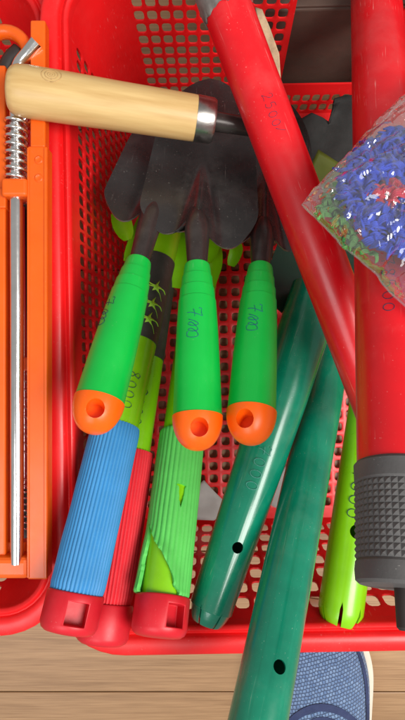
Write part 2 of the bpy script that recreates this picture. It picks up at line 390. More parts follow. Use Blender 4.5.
basket_M = Matrix.Translation((10.6, 4.35, 0)) @ Matrix.Rotation(math.radians(1.0), 4, 'Z')
def build_basket(label):
    b = thing('basket', label, 'basket', basket_M, 'red lattice baskets side by side on the floor')
    # rim: a stepped lip carried round the top
    prof = [(-0.05, 15.6), (-0.05, 16.55), (0.02, 16.78), (0.20, 16.86), (0.36, 16.78), (0.44, 16.62), (0.54, 16.60), (0.62, 16.86), (0.78, 17.0), (1.15, 17.03), (1.6, 17.0), (1.78, 16.92), (1.86, 16.72), (1.88, 15.7), (1.72, 15.68), (1.68, 16.5), (0.5, 16.4), (0.3, 15.6)]
    vv, ff = [], []; n = 0
    for o_, z in prof:
        ring = rrect(HX + o_, HY + o_, RT + o_, z); n = len(ring); vv += ring
    for i in range(len(prof) - 1):
        for k in range(n): ff.append((i * n + k, i * n + (k + 1) % n, (i + 1) * n + (k + 1) % n, (i + 1) * n + k))
    obj('rim', vv, ff, M_red, b, local=True, sharp=50)
    zt = 16.2
    T = lambda x, y: V((x, y, zt)); B = lambda x, y: V((x, y, ZB))
    # long walls (left one is seen), the near and the far wall
    for sx, nu in ((-1, 42), (1, 42)):
        p00, p10, p01, p11 = B(sx * BX, -BY + RB), B(sx * BX, BY - RB), T(sx * HX, -HY + RT), T(sx * HX, HY - RT)
        obj('lattice_wall', *lattice(p00, p10, p01, p11, cuts(nu, .012, .012), cuts(9, .05, .075), inner(nu, 9), V((sx, 0, 0)), th=.2, fill=0.43), M_red, b, local=True, sharp=40)
    nu = 23
    obj('lattice_wall', *lattice(B(-BX + RB, -BY), B(BX - RB, -BY), T(-HX + RT, -HY), T(HX - RT, -HY), cuts(nu, .02, .02), cuts(7, .05, .08), inner(nu, 7), V((0, -1, 0)), th=.18, fill=0.42), M_red, b, local=True, sharp=40)
    # far wall with the hand opening in its middle
    def far(x): return (x + HX - RT) / (2 * (HX - RT))
    def fp(u, v):
        return (B(-BX + RB, BY) * (1 - u) + B(BX - RB, BY) * u) * (1 - v) + (T(-HX + RT, HY) * (1 - u) + T(HX - RT, HY) * u) * v
    ul, ur, vo = far(-3.35), far(4.85), 0.27
    for (u0, u1, v0, v1, n1, n2) in ((0, ul, 0, 1, 12, 12), (ur, 1, 0, 1, 11, 12), (ul, ur, 0, vo, 8, 2)):
        obj('lattice_wall', *lattice(fp(u0, v0), fp(u1, v0), fp(u0, v1), fp(u1, v1), cuts(n1, .05, .03), cuts(n2, .05, .02 if n2 > 3 else .3), inner(n1, n2), V((0, 1, 0)), th=.16, fill=0.43), M_red, b, local=True, sharp=40)
    # rounded solid corners
    tp, bt = rrect(HX, HY, RT, zt), rrect(BX, BY, RB, ZB); tq, bq = rrect(HX + .28, HY + .28, RT + .28, zt), rrect(BX + .28, BY + .28, RB + .28, ZB)
    for c in range(4):
        s = slice(c * 10, c * 10 + 10)
        v1 = tp[s] + bt[s] + tq[s] + bq[s]; f1 = []
        for k in range(9): f1 += [(k, k + 1, 11 + k, 10 + k), (20 + k, 30 + k, 31 + k, 21 + k)]
        f1 += [(0, 10, 30, 20), (9, 29, 39, 19)]
        obj('corner', v1, f1, M_red, b, local=True, sharp=40)
    nx, ny = 27, 31
    e = BX + .25; g = BY + .25
    obj('lattice_floor', *lattice(V((-e, -g, ZB)), V((e, -g, ZB)), V((-e, g, ZB)), V((e, g, ZB)), cuts(nx, .03, .03), cuts(ny, .03, .03), inner(nx, ny), V((0, 0, -1)), th=0.25, fill=0.38), M_red, b, local=True, sharp=40)
    return b
basket = build_basket('red lattice basket full of garden tools lying across it')
basket2 = basket.copy(); col.objects.link(basket2); basket2.name = 'basket.001'
M2 = Matrix.Translation((10.6 - 41.45, 4.3, 0)) @ Matrix.Rotation(math.radians(0.8), 4, 'Z') @ Matrix.Diagonal((1, 1, .905, 1))
Ms = M2.copy(); Ms.translation = M2.translation * S; basket2.matrix_world = Ms
basket2['label'] = 'red lattice basket holding orange guns with steel rods, at the left edge'
for ch in list(basket.children):
    c = ch.copy(); col.objects.link(c); c.parent = basket2

# ---------------------------------------------------------------- handwriting on the tools
def ell(cx, cy, rx, ry, a0=90, a1=450, n=14): return [(cx + rx * math.cos(math.radians(a0 + (a1 - a0) * k / n)), cy + ry * math.sin(math.radians(a0 + (a1 - a0) * k / n))) for k in range(n + 1)]
GL = {'0': [ell(.5, .42, .30, .40, 70, 440)],
      '7': [[(.05, .78), (.1, .95), (.45, .93), (.72, 1.0), (.6, .7), (.42, .3), (.38, 0)], [(.12, .42), (.45, .5), (.78, .52)]],
      '8': [[(.72, .84), (.5, 1.0), (.25, .85), (.4, .6), (.7, .32), (.55, .03), (.28, .12), (.3, .38), (.6, .62), (.76, .95)]],
      '2': [[(.15, .75), (.3, 1.0), (.6, .95), (.62, .65), (.35, .3), (.1, .02), (.45, .1), (.8, .05)]],
      '5': [[(.7, 1.0), (.3, .95), (.25, .58), (.55, .6), (.72, .35), (.5, .03), (.15, .1)]],
      '4': [[(.55, .0), (.55, 1.0), (.12, .35), (.85, .38)]],
      '-': [[(.1, .2), (.35, .5), (.5, .75), (.65, 1.1)]],
      'w': [[(.0, .1), (.25, .55), (.5, .75), (.62, .4), (.42, .08), (.3, .3), (.7, .62), (1.0, .7), (1.1, .4), (.95, .1), (.85, .3), (1.2, .65), (1.5, .72), (1.62, .4), (1.5, .05), (1.2, .0), (1.05, .1)]]}
def write(root, rfun, s0, phi0, text, h, adv, ink, slope=0.0, rad=0.022):
    parts = []; s = s0
    for i, ch in enumerate(text):
        for st in GL[ch]:
            pts = smoothpath([V((x, y, 0)) for x, y in st], 4)
            q = []
            for p in pts:
                ss = s - p.x * adv; off = (p.y - .5) * h + slope * (s0 - ss)
                r = rfun(ss); q.append(L(r + 0.008, phi0 + off / r, ss))
            parts.append(sweep(q, [rad * (.85 + .6 * noise.noise(V((k_ * .45, s, h * 3)))) for k_ in range(len(q))], 5))
        s -= adv * (1.0 if ch != 'w' else 1.9)
    v, f = merge(*parts)
    return obj('price_writing', v, f, ink, root, local=True)

def ring_hole(r_hole, depth0, depth1, s, phi, seg=20):
    """a round punch through the wall, pointing out along angle phi"""
    o = V((-math.sin(phi), math.cos(phi), 0)); t = V((-math.cos(phi), -math.sin(phi), 0)); z = V((0, 0, 1))
    v, f = [], []
    for d in (depth0, depth1):
        for k in range(seg):
            a = 2 * PI * k / seg; v.append(o * d + t * (r_hole * math.cos(a)) + z * (s + r_hole * math.sin(a)))
    f = [(k, (k + 1) % seg, seg + (k + 1) % seg, seg + k) for k in range(seg)] + [tuple(range(seg)), tuple(range(seg, 2 * seg))]
    return v, f

# ---------------------------------------------------------------- trowels
def trowel(near, far_, ytop, yblade, half, label, roll, holephi, skew=0.0, ink=None, wphi=0.0, wshift=0, dish=0.55, wkind='7w', shear=0.0):
    ax = Axis(near, far_); t = thing('trowel', label, 'trowel', ax.M, 'green handled trowels with orange ends')
    seam = 1.55; top = ax.s(ytop); hl = top - seam
    hp = [(0, .80), (.03, .85), (.085, .90), (.09, .955), (.17, 1.02), (.175, 1.075), (.255, 1.12), (.26, 1.165), (.45, 1.26), (.7, 1.34), (1, 1.40)]
    prof = [(seam + 0.0, 0), (seam, 1.30), (seam - .02, 1.405)] + [(top - f * hl, r) for f, r in reversed(hp)] + [(top + .05, .66), (top, .5), (top - .3, 0)]
    prof = sorted(prof[:3], key=lambda q: 0) + prof[3:]
    obj('handle', *lathe(prof, 44), M_green, t, local=True, sharp=35)
    rf = lambda s: interp(sorted([(top - f * hl, r) for f, r in hp]), s)
    dome_p = [(seam - .03 - 1.95, 0)] + [(seam - .03 - 1.95 * math.sin(a), 1.45 * math.cos(a) ** 0.86) for a in [math.radians(x) for x in (84, 75, 65, 55, 45, 35, 25, 15, 7, 0)]] + [(seam - .03, 0)]
    d = obj('end_cap', *lathe(dome_p, 40), M_orange, t, local=True, sharp=50)
    cut(d, ring_hole(.50, .25, 2.5, 0.62, holephi))
    # steel socket and blade
    sb = ax.s(yblade); tip = ax.L; bl = tip - sb
    obj('socket', *lathe([(top - .2, .62), (top + .4, .66), (sb - .3, .84), (sb + .5, .76), (sb + bl * .07, .55), (sb + bl * .12, .25), (sb + bl * .13, .0)], 32), M_shaft, t, local=True)
    def wid(v):
        sh = .16 + .84 * max(0, 1 - (1 - min(1, v / .135)) ** 2.3) ** (1 / 2.2); tp = max(0, 1 - (max(0, v - .50) / .50) ** 2.4) ** .62
        return max(.02, (1.02 - .24 * v) * sh * tp)
    def f(u, v):
        v2 = v ** 1.6; w_ = wid(v2) * half; x = (u * 2 - 1) * w_
        lobe = 1.0 * math.exp(-((abs(x) / half - .60) / .34) ** 2) * (1 - min(1, v2 / .14)) + shear * (u * 2 - 1) * (1 - min(1, v2 / .5))   # shoulders reach back past the neck
        y = dish * (abs(x) / half) ** 1.35 - .6 + 1.42 * math.exp(-(x / (.84 * max(0, 1 - v2 / .42) + .12)) ** 2) * max(0, 1 - v2 / .42) ** 1.15 - .5 * v2 ** 2
        return V((-(x + skew * v2), y, sb + v2 * bl - lobe))
    bv, bf = grid(f, 40, 64, lambda u, v: V((0, -.13, 0)))
    obj('blade', bv, bf, [M_black, M_worn], t, local=True, sharp=60, fmat=[1 if i >= 2 * 40 * 64 else 0 for i in range(len(bf))])
    if ink: write(t, rf, top - hl * (.36 + wshift), wphi, wkind, .92, .74, ink, rad=.021)
    return t
trowel((92.5, 426, 23.2), (186, 95, 10.6), 262, 214, 3.75, 'green handled trowel with orange end lying over the blue grip, the leftmost trowel', 0, 0.10, ink=M_ink, wphi=-.85, wshift=.0)
trowel((197.5, 443, 22.8), (197, 66, 12.6), 266, 228, 4.0, 'green handled trowel in the middle with its broad black blade in full view', 0, 0.10, skew=1.0, shear=.6, ink=M_inkblue, wphi=-.12)
trowel((250, 437, 22.8), (272, 80, 8.0), 268, 236, 3.9, 'green handled trowel nearest the dark green pipes, its blade under the slanting red pole', 0, -.40, ink=M_inkblue, wphi=-.25)

# ---------------------------------------------------------------- lime tools with ribbed foam grips
def lime_tool(near, far_, ygrip, ycap, rg, rt, mat_, label, name, nrib, slot_phi, tear=False, rings=False):
    ax = Axis(near, far_); t = thing(name, label, 'garden tool', ax.M, 'lime green tools with ribbed grips')
    cl = ax.s(ycap); gt = ax.s(ygrip)
    cp = [(0, 0), (0, rg * .55), (.06, rg * .80), (.22, rg * .95), (.5, rg * 1.03), (cl - .12, rg * 1.04), (cl, rg * 1.0), (cl, 0)]
    c = obj('end_cap', *lathe(cp, 40), M_capred, t, local=True, sharp=45)
    sw, sl = .60, cl * .27
    bx = box(-sw, sw, rg * .50, rg * 2, cl * .52 - sl, cl * .52 + sl)
    rot = Matrix.Rotation(slot_phi, 4, 'Z'); cut(c, ([rot @ V(v) for v in bx[0]], bx[1])); bevel(c, .09, 3, 45)
    obj('tube', *lathe([(cl - .3, 0), (cl - .3, rt), (ax.L, rt * .96), (ax.L + .05, rt * .85), (ax.L - 1, rt * .8), (ax.L - 1, 0)], 40), M_lime, t, local=True, sharp=40)
    seg = nrib * 4; n = 90 if tear else 26
    def rad(ph, i, s, r):
        k = (ph * nrib / (2 * PI)) % 1.0
        rib = (0.5 - 0.5 * math.cos(2 * PI * k)) ** .55
        r2 = r - .085 * (1 - rib)
        if rings:
            q = (s - cl) / (gt - cl)
            if q < .22: r2 -= .06 * (0.5 + 0.5 * math.cos(2 * PI * (s - cl) / .42))
        return r2 + .03 * noise.noise(V((math.cos(ph) * 1.2, math.sin(ph) * 1.2, s * .6)))
    prof = [(cl + .01 + (gt - cl) * i / n, rg - (.06 if i in (0, n) else 0)) for i in range(n + 1)]
    v, f = lathe(prof, seg, rad)
    if tear:
        # the foam has split open by the cap and peeled aside: real openings through a thick sleeve
        m_ = len(v); v = v + [V((p.x * .86, p.y * .86, p.z)) for p in v]
        f = f + [tuple(i + m_ for i in q) for q in f]
        for base in (0, n * seg):
            f += [(base + k, base + (k + 1) % seg, m_ + base + (k + 1) % seg, m_ + base + k) for k in range(seg)]
    else:
        f += [tuple(range(seg)), tuple(n * seg + k for k in range(seg))]
    g = obj('grip', v, f, mat_, t, local=True, sharp=70)
    if tear:
        def radial(poly):
            fine = []
            for (p0, q0), (p1, q1) in zip(poly, poly[1:] + poly[:1]):
                n_ = max(1, int(math.hypot((p1 - p0) * 1.6, q1 - q0) / .16))
                fine += [(p0 + (p1 - p0) * i / n_ + .030 * noise.noise(V((p0 * 7 + i * .9, q0 * 5, 1))), q0 + (q1 - q0) * i / n_ + .05 * noise.noise(V((i * .8, p0 * 9, 6)))) for i in range(n_)]
            poly = fine; k = len(poly); vv = [L(d, ph, s) for d in (.9, 2.6) for ph, s in poly]
            return vv, [tuple(range(k)), tuple(range(2 * k - 1, k - 1, -1))] + [(i, (i + 1) % k, k + (i + 1) % k, k + i) for i in range(k)]
        cut(g, radial([(-1.0, cl - .5), (.62, cl - .5), (.60, cl + .15), (.38, cl + .55), (.20, cl + 1.3), (-.18, cl + 2.3), (-.55, cl + 3.0), (-.95, cl + 4.0), (-1.12, cl + 4.2), (-1.02, cl + 3.1), (-1.06, cl + 1.8), (-.98, cl + .6)]),
            radial([(.30, cl + 5.2), (.40, cl + 6.0), (.46, cl + 6.75), (.40, cl + 6.8), (.05, cl + 6.85), (.04, cl + 6.72), (.13, cl + 6.6), (.20, cl + 5.9)]))
        for vx in g.data.vertices:                        # the torn lips stand away from the pipe
            p = vx.co / S; ph = math.atan2(-p.x, p.y); q = p.z - cl
            edge = interp([(0, .62), (.5, .40), (1.3, .20), (2.3, -.18), (3, -.55), (4, -1.0)], q)
            e = ph - edge
            if 0 <= q < 4.2 and -.02 < e < .45: k = 1 + .10 * (1 - e / .45) * min(1, (4.2 - q) / 1.5); vx.co.x *= k; vx.co.y *= k
            if 0 <= q < 3.8 and -1.9 < ph < -.9: k = 1 + .22 * (1 - q / 3.8) * (1 - abs(ph + 1.1) / .9); vx.co.x *= k; vx.co.y *= k
    return t, ax, (lambda s: rt)
def tine(t, ax, pts, widths):
    """a bent flat tine running from the head of the tool, leaf-broad towards its tip"""
    pts = smoothpath(pts, 6); n = len(pts) - 1; side = []
    for i in range(n + 1):
        d = (pts[min(i + 1, n)] - pts[max(i - 1, 0)]).normalized(); side.append(d.cross(V((0, 0, 1))).normalized())
    def f(u, v):
        i = min(n, round(v * n)); w_ = interp(widths, v); x = (u * 2 - 1)
        return pts[i] + side[i] * (x * w_) + V((0, 0, .30 * w_ * x * x))
    v_, f_ = grid(f, 6, n, lambda u, v: V((0, 0, -.1)))
    obj('tine', v_, f_, M_lime, t, sharp=60)
def star(t, rt, s, phi, size):
    pts = []
    for k in range(10):
        a = PI / 2 + k * PI / 5; r = size * (1 if k % 2 == 0 else .45); pts.append((r * math.cos(a), r * math.sin(a)))
    ph = lambda x, y, rr: L(rr, phi + x / rt, s + y)
    v = [ph(0, 0, rt + .018)] + [ph(x, y, rt + .018) for x, y in pts] + [ph(x, y, rt - .005) for x, y in pts]
    f = [(0, 1 + k, 1 + (k + 1) % 10) for k in range(10)] + [(1 + k, 1 + (k + 1) % 10, 11 + (k + 1) % 10, 11 + k) for k in range(10)]
    parts = [(v, f)]
    for pth, w0 in (([(-.1, .05), (-.5, .15), (-1.05, .5)], .16), ([(-.1, 0), (-.6, -.02), (-1.1, .02)], .14), ([(.1, 0), (.6, .05), (.95, -.15)], .11), ([(.05, -.1), (.4, -.45), (.68, -.9)], .06), ([(0, .2), (.12, .6)], .09)):
        q = [L(rt + .012, phi + p.x / rt, s + p.y) for p in smoothpath([V((x, y, 0)) for x, y in pth], 4)]
        parts.append(sweep(q, [w0 * (1 - .6 * i / (len(q) - 1)) for i in range(len(q))], 6, flat=.35))
    v, f = merge(*parts); obj('star', v, f, M_limepale, t, local=True)

tb, axb, rb = lime_tool((66.5, 634, 21.6), (168, 212, 9.0), 426, 592, 1.66, 1.50, M_foamblue, 'lime green tool with ribbed blue grip, black sleeve of three stars and red cap', 'garden_tool', 40, .33)
s0, s1 = axb.s(343), axb.s(262)
obj('sleeve', *lathe([(s0, 1.46), (s0, 1.515), (s1, 1.50), (s1, 1.45)], 40), M_sleeve, tb, local=True, sharp=40)
for py in (295, 311, 326): star(tb, 1.51, axb.s(py), .46, .46)
write(tb, rb, axb.s(376), .40, '8000', .85, .72, M_ink, rad=.024)
tr, axr, rr_ = lime_tool((101, 645, 18.7), (168, 222, 6.5), 452, 603, 1.64, 1.36, M_foamred, 'lime green tool with ribbed red grip half under the blue one', 'garden_tool', 40, -1.3, rings=True)
s0, s1 = axr.s(360), axr.s(262)
obj('sleeve', *lathe([(s0, 1.32), (s0, 1.385), (s1, 1.37), (s1, 1.32)], 40), M_sleeve, tr, local=True, sharp=40)
write(tr, rr_, axr.s(392), .15, '8000', .9, .75, M_ink, rad=.026)
tg, axg, rg_ = lime_tool((158, 638, 20.2), (206, 236, 3.4), 434, 596, 1.68, 1.46, M_foamgreen, 'lime green tool with torn ribbed green grip and red cap', 'garden_tool', 30, .62, tear=True)
eb, er, eg = axb.B, axr.B, axg.B
tine(tb, axb, [eb, P(150, 195, 8.6), P(122, 212, 9.2), P(128, 240, 9.6)], [(0, .35), (.55, .35), (.72, .78), (.85, .82), (.94, .66), (1, .35)])
tine(tb, axb, [eb, P(158, 202, 7.8), P(143, 222, 7.8), P(127, 262, 8.4)], [(0, .4), (.5, .45), (.75, .55), (.93, .5), (1, .3)])
tine(tr, axr, [er, P(178, 225, 7.5), P(182, 245, 8.6), P(176, 288, 9.5)], [(0, .4), (.4, .5), (.7, .6), (1, .45)])
tine(tg, axg, [eg, P(210, 222, 6), P(214, 238, 8.0), P(207, 262, 8.6)], [(0, .3), (.5, .4), (.75, .65), (.92, .6), (1, .4)])
tine(tg, axg, [eg, P(212, 236, 5), P(217, 255, 7.0), P(211, 288, 8)], [(0, .3), (.5, .4), (.8, .55), (1, .3)])
tine(tg, axg, [eg, P(222, 234, 5), P(236, 246, 6.8), P(231, 266, 7.0)], [(0, .3), (.5, .4), (.75, .58), (.92, .5), (1, .3)])

# ---------------------------------------------------------------- steel pipes with slit, crimped ends
def pipe(near, far_, prof, m, label, name, holes, slits, group, cat='pipe', crimp=True, wall=.13):
    ax = Axis(near, far_); t = thing(name, label, cat, ax.M, group)
    r0 = prof[0][1]
    outp = ([(0, r0 * .66), (.10, r0 * .74), (.5, r0 * .87), (.95, r0 * .97)] if crimp else []) + [(s, r) for s, r in prof if s > (.95 if crimp else -1)]
    inp = [(s, r - wall) for s, r in reversed(outp)]
    full = outp + inp; v, f = lathe(full, 48); n = len(full)
    f += [((n - 1) * 48 + k, (n - 1) * 48 + (k + 1) % 48, (k + 1) % 48, k) for k in range(48)]
    o = obj('tube', v, f, m, t, local=True, sharp=40)
    cs = [ring_hole(rh, .2, 4, ax.s(py), ph) for py, ph, rh in holes]
    for ph, w_, ln in slits:
        out = V((-math.sin(ph), math.cos(ph), 0)); tt = V((-math.cos(ph), -math.sin(ph), 0)); z = V((0, 0, 1))
        tri = [(-w_, -.5), (w_, -.5), (w_ * .8, ln * .7), (0, ln), (-w_ * .8, ln * .7)]
        vv = [out * d + tt * a + z * b for d in (.3, 4) for a, b in tri]
        cs.append((vv, [(0, 1, 2, 3, 4), (9, 8, 7, 6, 5)] + [(k, (k + 1) % 5, 5 + (k + 1) % 5, 5 + k) for k in range(5)]))
    cut(o, *cs)
    return t, ax
GP = 'dark green steel socket pipes'
td, axd = pipe((206, 623, 17.6), (317, 290, 13.0), [(0, 1.40), (1, 1.44), (16, 1.85), (Axis((206, 623, 17.6), (317, 290, 13.0)).L, 1.9)], M_dkgreen, 'dark green pipe with slit end, one hole and faint writing, ending inside the basket', 'green_pipe',
    [(543, .10, .37)], [(-.62, .09, 1.3), (.42, .07, 1.2), (1.5, .06, 1.0), (-1.7, .08, 1.0), (3.0, .08, 1.1)], GP, 'green pipe')
write(td, lambda s: interp([(0, 1.4), (16, 1.96)], s), axd.s(447), -.12, '7000', .95, .8, M_inkteal, rad=.02)
te, axe = pipe((247, 775, 25.8), (336, 330, 6.0), [(0, 1.60), (30, 1.56)], M_dkgreen, 'long dark green pipe with one round hole lying out over the near rim', 'green_pipe',
    [(669, .08, .36)], [(-.6, .08, 1.1), (.5, .08, 1.1), (2.0, .08, 1)], GP, 'green pipe')
# spade blades at the far ends of the two dark green pipes, enlarged so their dark colour fills in the shaded hollow
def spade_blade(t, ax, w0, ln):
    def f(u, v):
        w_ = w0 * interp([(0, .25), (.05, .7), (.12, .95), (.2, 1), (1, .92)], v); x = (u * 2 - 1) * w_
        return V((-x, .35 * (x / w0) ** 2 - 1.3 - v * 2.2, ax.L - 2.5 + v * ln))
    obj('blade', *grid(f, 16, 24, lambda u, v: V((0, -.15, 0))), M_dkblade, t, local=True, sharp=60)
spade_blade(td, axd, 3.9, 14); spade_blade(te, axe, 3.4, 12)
tf, axf = pipe((338.5, 625, 15.9), (373, 384, 10.5), [(0, 1.60), (30, 1.62)], M_lime, 'lime green pipe with slit end and a black hole beside the grey grip', 'lime_pipe',
    [(532, -.10, .50)], [(-.30, .13, 1.6), (.62, .12, 1.45), (-1.2, .08, 1.2), (1.6, .08, 1.2), (3, .08, 1.2)], None, 'pipe')
write(tf, lambda s: 1.6, axf.s(471), -.36, '4000', .95, .95, M_ink, rad=.03)

# ---------------------------------------------------------------- the two red poles
axG = Axis((384, 425, 18.8), (207, -45, 20.2))
tG = thing('red_pole', 'slanting red pole with grey taped far end, price written on it', 'pole', axG.M, 'red metal poles')
v, f = lathe([(0, 1.3), (0.02, 1.47), (.2, 1.5), (axG.L, 1.5), (axG.L, 1.3), (0, 1.3)], 56)
obj('tube', v, f, M_pole, tG, local=True, sharp=40)
st = axG.s(14)
def tape_rad(ph, i, s, r): return r + .05 * noise.noise(V((math.cos(ph) * 2.5, math.sin(ph) * 2.5, s * 2)))
v, f = lathe([(st, 1.5), (st, 1.56), (st + .5, 1.62), (st + 1.2, 1.60), (st + 2.5, 1.64), (axG.L + .2, 1.62), (axG.L + .2, 0)], 56, tape_rad)
for k in range(56 * 2):                                  # ragged torn edge
    v[k] = V((v[k].x, v[k].y, st + .38 * noise.noise(V((math.cos(k * 2 * PI / 56) * 4, math.sin(k * 2 * PI / 56) * 4, 3))) + (.15 if k % 3 == 0 else 0)))
obj('tape_wrap', v, f, M_tape, tG, local=True)
write(tG, lambda s: 1.5, axG.s(104), -.02, '2500-', .62, .52, M_ink, rad=.016)

axH = Axis((405, 589, 31.3), (373, -60, 10.2))
tH = thing('red_pole', 'upright red pole with dimpled grey rubber grip at the right edge', 'pole', axH.M, 'red metal poles')
gh = axH.s(466)
obj('tube', *lathe([(gh - 2, 0), (gh - 2, 1.78), (axH.L, 1.78), (axH.L, 0)], 64), M_pole, tH, local=True, sharp=40)
# grip: smooth bands at both ends, rows of little pyramids between
R, rows, npy = 1.90, 12, 44
b0, b1 = .95, gh - .95
v, f = lathe([(0, 0), (0, 1.2), (.03, 1.75), (.15, R), (.55, R + .03), (b0 - .1, R), (b0, R - .06)], npy * 2)
v2, f2 = lathe([(b1, R - .06), (b1 + .1, R), (gh - .12, R + .02), (gh, R - .08), (gh, 1.7)], npy * 2)
pv, pf = [], []
for j in range(rows + 1):
    for k in range(npy): pv.append(L(R - .06, 2 * PI * k / npy, b0 + (b1 - b0) * j / rows))
for j in range(rows):
    for k in range(npy):
        a, b, c, d = j * npy + k, j * npy + (k + 1) % npy, (j + 1) * npy + (k + 1) % npy, (j + 1) * npy + k
        ap = len(pv); pv.append(L(R + .02, 2 * PI * (k + .5) / npy, b0 + (b1 - b0) * (j + .5) / rows))
        pf += [(a, b, ap), (b, c, ap), (c, d, ap), (d, a, ap)]
obj('grip', *merge((v, f), (v2, f2), (pv, pf)), M_rubber, tH, local=True, sharp=20)
obj('end_plug', *lathe([(-1.5, 0), (-1.5, .28), (-1.4, .38), (.2, .42), (.2, 0)], 24), M_dark, tH, local=True, sharp=40)
write(tH, lambda s: 1.78, axH.s(277), -.42, '78500', .62, .66, M_ink, rad=.02)

# ---------------------------------------------------------------- wooden handled tool
axW = Axis((8.5, 89, 19.6), (262, 129, 17.3))
tW = thing('hand_tool', 'hand tool with pale wooden handle, steel ferrule and dark shaft', 'hand tool', axW.M)
sx = lambda px: axW.L * (px - 6) / 256
h1 = sx(193)
wp = [(0, 0), (0, .95), (.05, 1.16), (.22, 1.36), (.55, 1.49), (1.1, 1.53), (3.5, 1.52), (7, 1.46), (h1 - .4, 1.42), (h1 - .05, 1.40), (h1, 1.3), (h1, 0)]
v, f = lathe(wp, 56)
obj('handle', v, f, [M_wood, M_woodend], tW, local=True, sharp=50, fmat=[1 if i < 112 else 0 for i in range(len(f))])
v, f = lathe([(h1 - .9, 1.40), (h1 - .9, 1.45), (h1 + .25, 1.42), (h1 + .5, 1.36), (h1 + .58, 1.2), (h1 + .58, 0)], 48)
v, f = lathe([(h1 - .1, 1.36), (h1 - .1, 1.44), (h1 + .95, 1.40), (h1 + 1.12, 1.30), (h1 + 1.15, 1.1), (h1 + 1.15, 0)], 48)
obj('ferrule', v, f, M_ferrule, tW, local=True, sharp=40)
obj('shaft', *lathe([(h1 + 1.0, .62), (h1 + 2.2, .60), (axW.L + .8, .55), (axW.L + .8, 0)], 32), M_shaft, tW, local=True)
ks, kp = sx(49), -.42     # Axis runs left to right here, so "image right" in L() means image down
kk = []
for r_, n_ in ((.52, .03), (.34, .03), (.20, .024), (.08, .02)):
    kk.append(sweep([L(1.525 + .004, kp + r_ * math.cos(a) / 1.52, ks + r_ * 1.15 * math.sin(a)) for a in [2 * PI * k / 24 for k in range(25)]], n_, 6, flat=.5))
v, f = merge(*kk); obj('knot', v, f, M_knot, tW, local=True)

# ---------------------------------------------------------------- caulking guns in the left basket
def gun_parts(t):
    """local frame: X right, Y along the frame to the far end, Z up, origin at the near plate"""
    k = 33.5 / F
    X = lambda px: (px - 16.5) * k; Y = lambda py: (578 - py) * k
    def bx(name, x0, x1, y0, y1, z0, z1, m=M_gun, bv=.12):
        return bevel(obj(name, *box(X(x0), X(x1), Y(y0), Y(y1), z0, z1), m, t, local=True, smooth=False), bv, 3)
    bx('frame_bar', 29.5, 49.5, 577, 146, -.75, .42); bx('frame_bar', 32, 47, 147, 20, -.6, .36)
    bx('lip', 46.4, 49.4, 575, 148, .40, .53, bv=.05); bx('lip', 29.6, 31.8, 575, 148, .40, .50, bv=.04)
    bx('frame_bar', -8, 4, 560, 60, -1.4, -.2)
    bx('near_plate', -6, 30.5, 578, 556, -1.3, .30, bv=.35)
    bx('near_plate', -6, 29, 556.5, 546, -1.6, -.75, bv=.1)
    bx('cross_strap', -6, 30, 356, 370, -1.9, -1.35, bv=.08)
    bx('collar', 5, 30.5, 197, 179, -.85, .72, bv=.2)
    bx('collar', -6, 6, 206, 186, -1.3, .1, bv=.1)
    rod = [V((X(17), Y(563), -.02)), V((X(17), Y(300), 0)), V((X(16.5), Y(120), .05))]
    obj('rod', *sweep(rod, .42, 24), M_chrome, t, local=True, sharp=50)
    hook = smoothpath([V((X(16.5), Y(119), .06)), V((X(16.5), Y(82), .05)), V((X(19), Y(64), .1)), V((X(30), Y(53), .35)), V((X(39.5), Y(44), .55))], 5)
    o = obj('rod_hook', *sweep(hook, .42, 14), M_chrome, t, local=True, sharp=50)
    n, turns = 170, 8.3
    sp = [V((X(17) + .66 * math.cos(2 * PI * turns * i / n), Y(178) + (Y(112) - Y(178)) * i / n, .05 + .66 * math.sin(2 * PI * turns * i / n))) for i in range(n + 1)]
    obj('spring', *sweep(sp, .115, 7), M_chrome, t, local=True)
    for py in (160, 178):
        v, f = lathe([(0, .27), (.05, .27), (.11, .20), (.08, .12), (.04, 0)], 20)
        v = [V((X(41) + p.x, Y(py) + p.y, .41 + p.z)) for p in v]; obj('rivet', v, f, M_gun, t, local=True, sharp=40)
    arc = [V((X(2) + 1.55 * math.cos(a), Y(50) + 1.75 * math.sin(a), -.6)) for a in [math.radians(x) for x in range(-20, 215, 12)]]
    obj('grip_ring', *sweep(arc, .42, 12, flat=1.2), M_gun, t, local=True)
    tr_ = [V((X(-6), Y(70), -1.2)), V((X(4), Y(50), -1.0)), V((X(14), Y(38), -1.1))]
    obj('trigger', *sweep(smoothpath(tr_, 5), .55, 10), M_dark, t, local=True)
GG = 'orange caulking guns in the left basket'
def gunM(px, py, z, rot, tilt=0): return Matrix.Translation(P(px, py, z)) @ Matrix.Rotation(math.radians(rot), 4, 'Z') @ Matrix.Rotation(math.radians(tilt), 4, 'X')
g1 = thing('caulking_gun', 'orange caulking gun on top, its steel rod ending in a hook by the wooden handle', 'caulking gun', gunM(16.5, 578, 18.3, 0), GG)
gun_parts(g1)
def copy_thing(src, M, label):
    r = src.copy(); col.objects.link(r); XF[r.name] = M
    Ms = M.copy(); Ms.translation = M.translation * S; r.matrix_world = Ms; r['label'] = label
    for ch in list(src.children):
        c = ch.copy(); col.objects.link(c); c.parent = r
    return r
copy_thing(g1, gunM(21, 548, 11.0, .3), 'orange caulking gun lying just beneath the hooked one')
copy_thing(g1, gunM(-46, 560, 12.8, 0), 'orange caulking gun low down at the left picture edge')

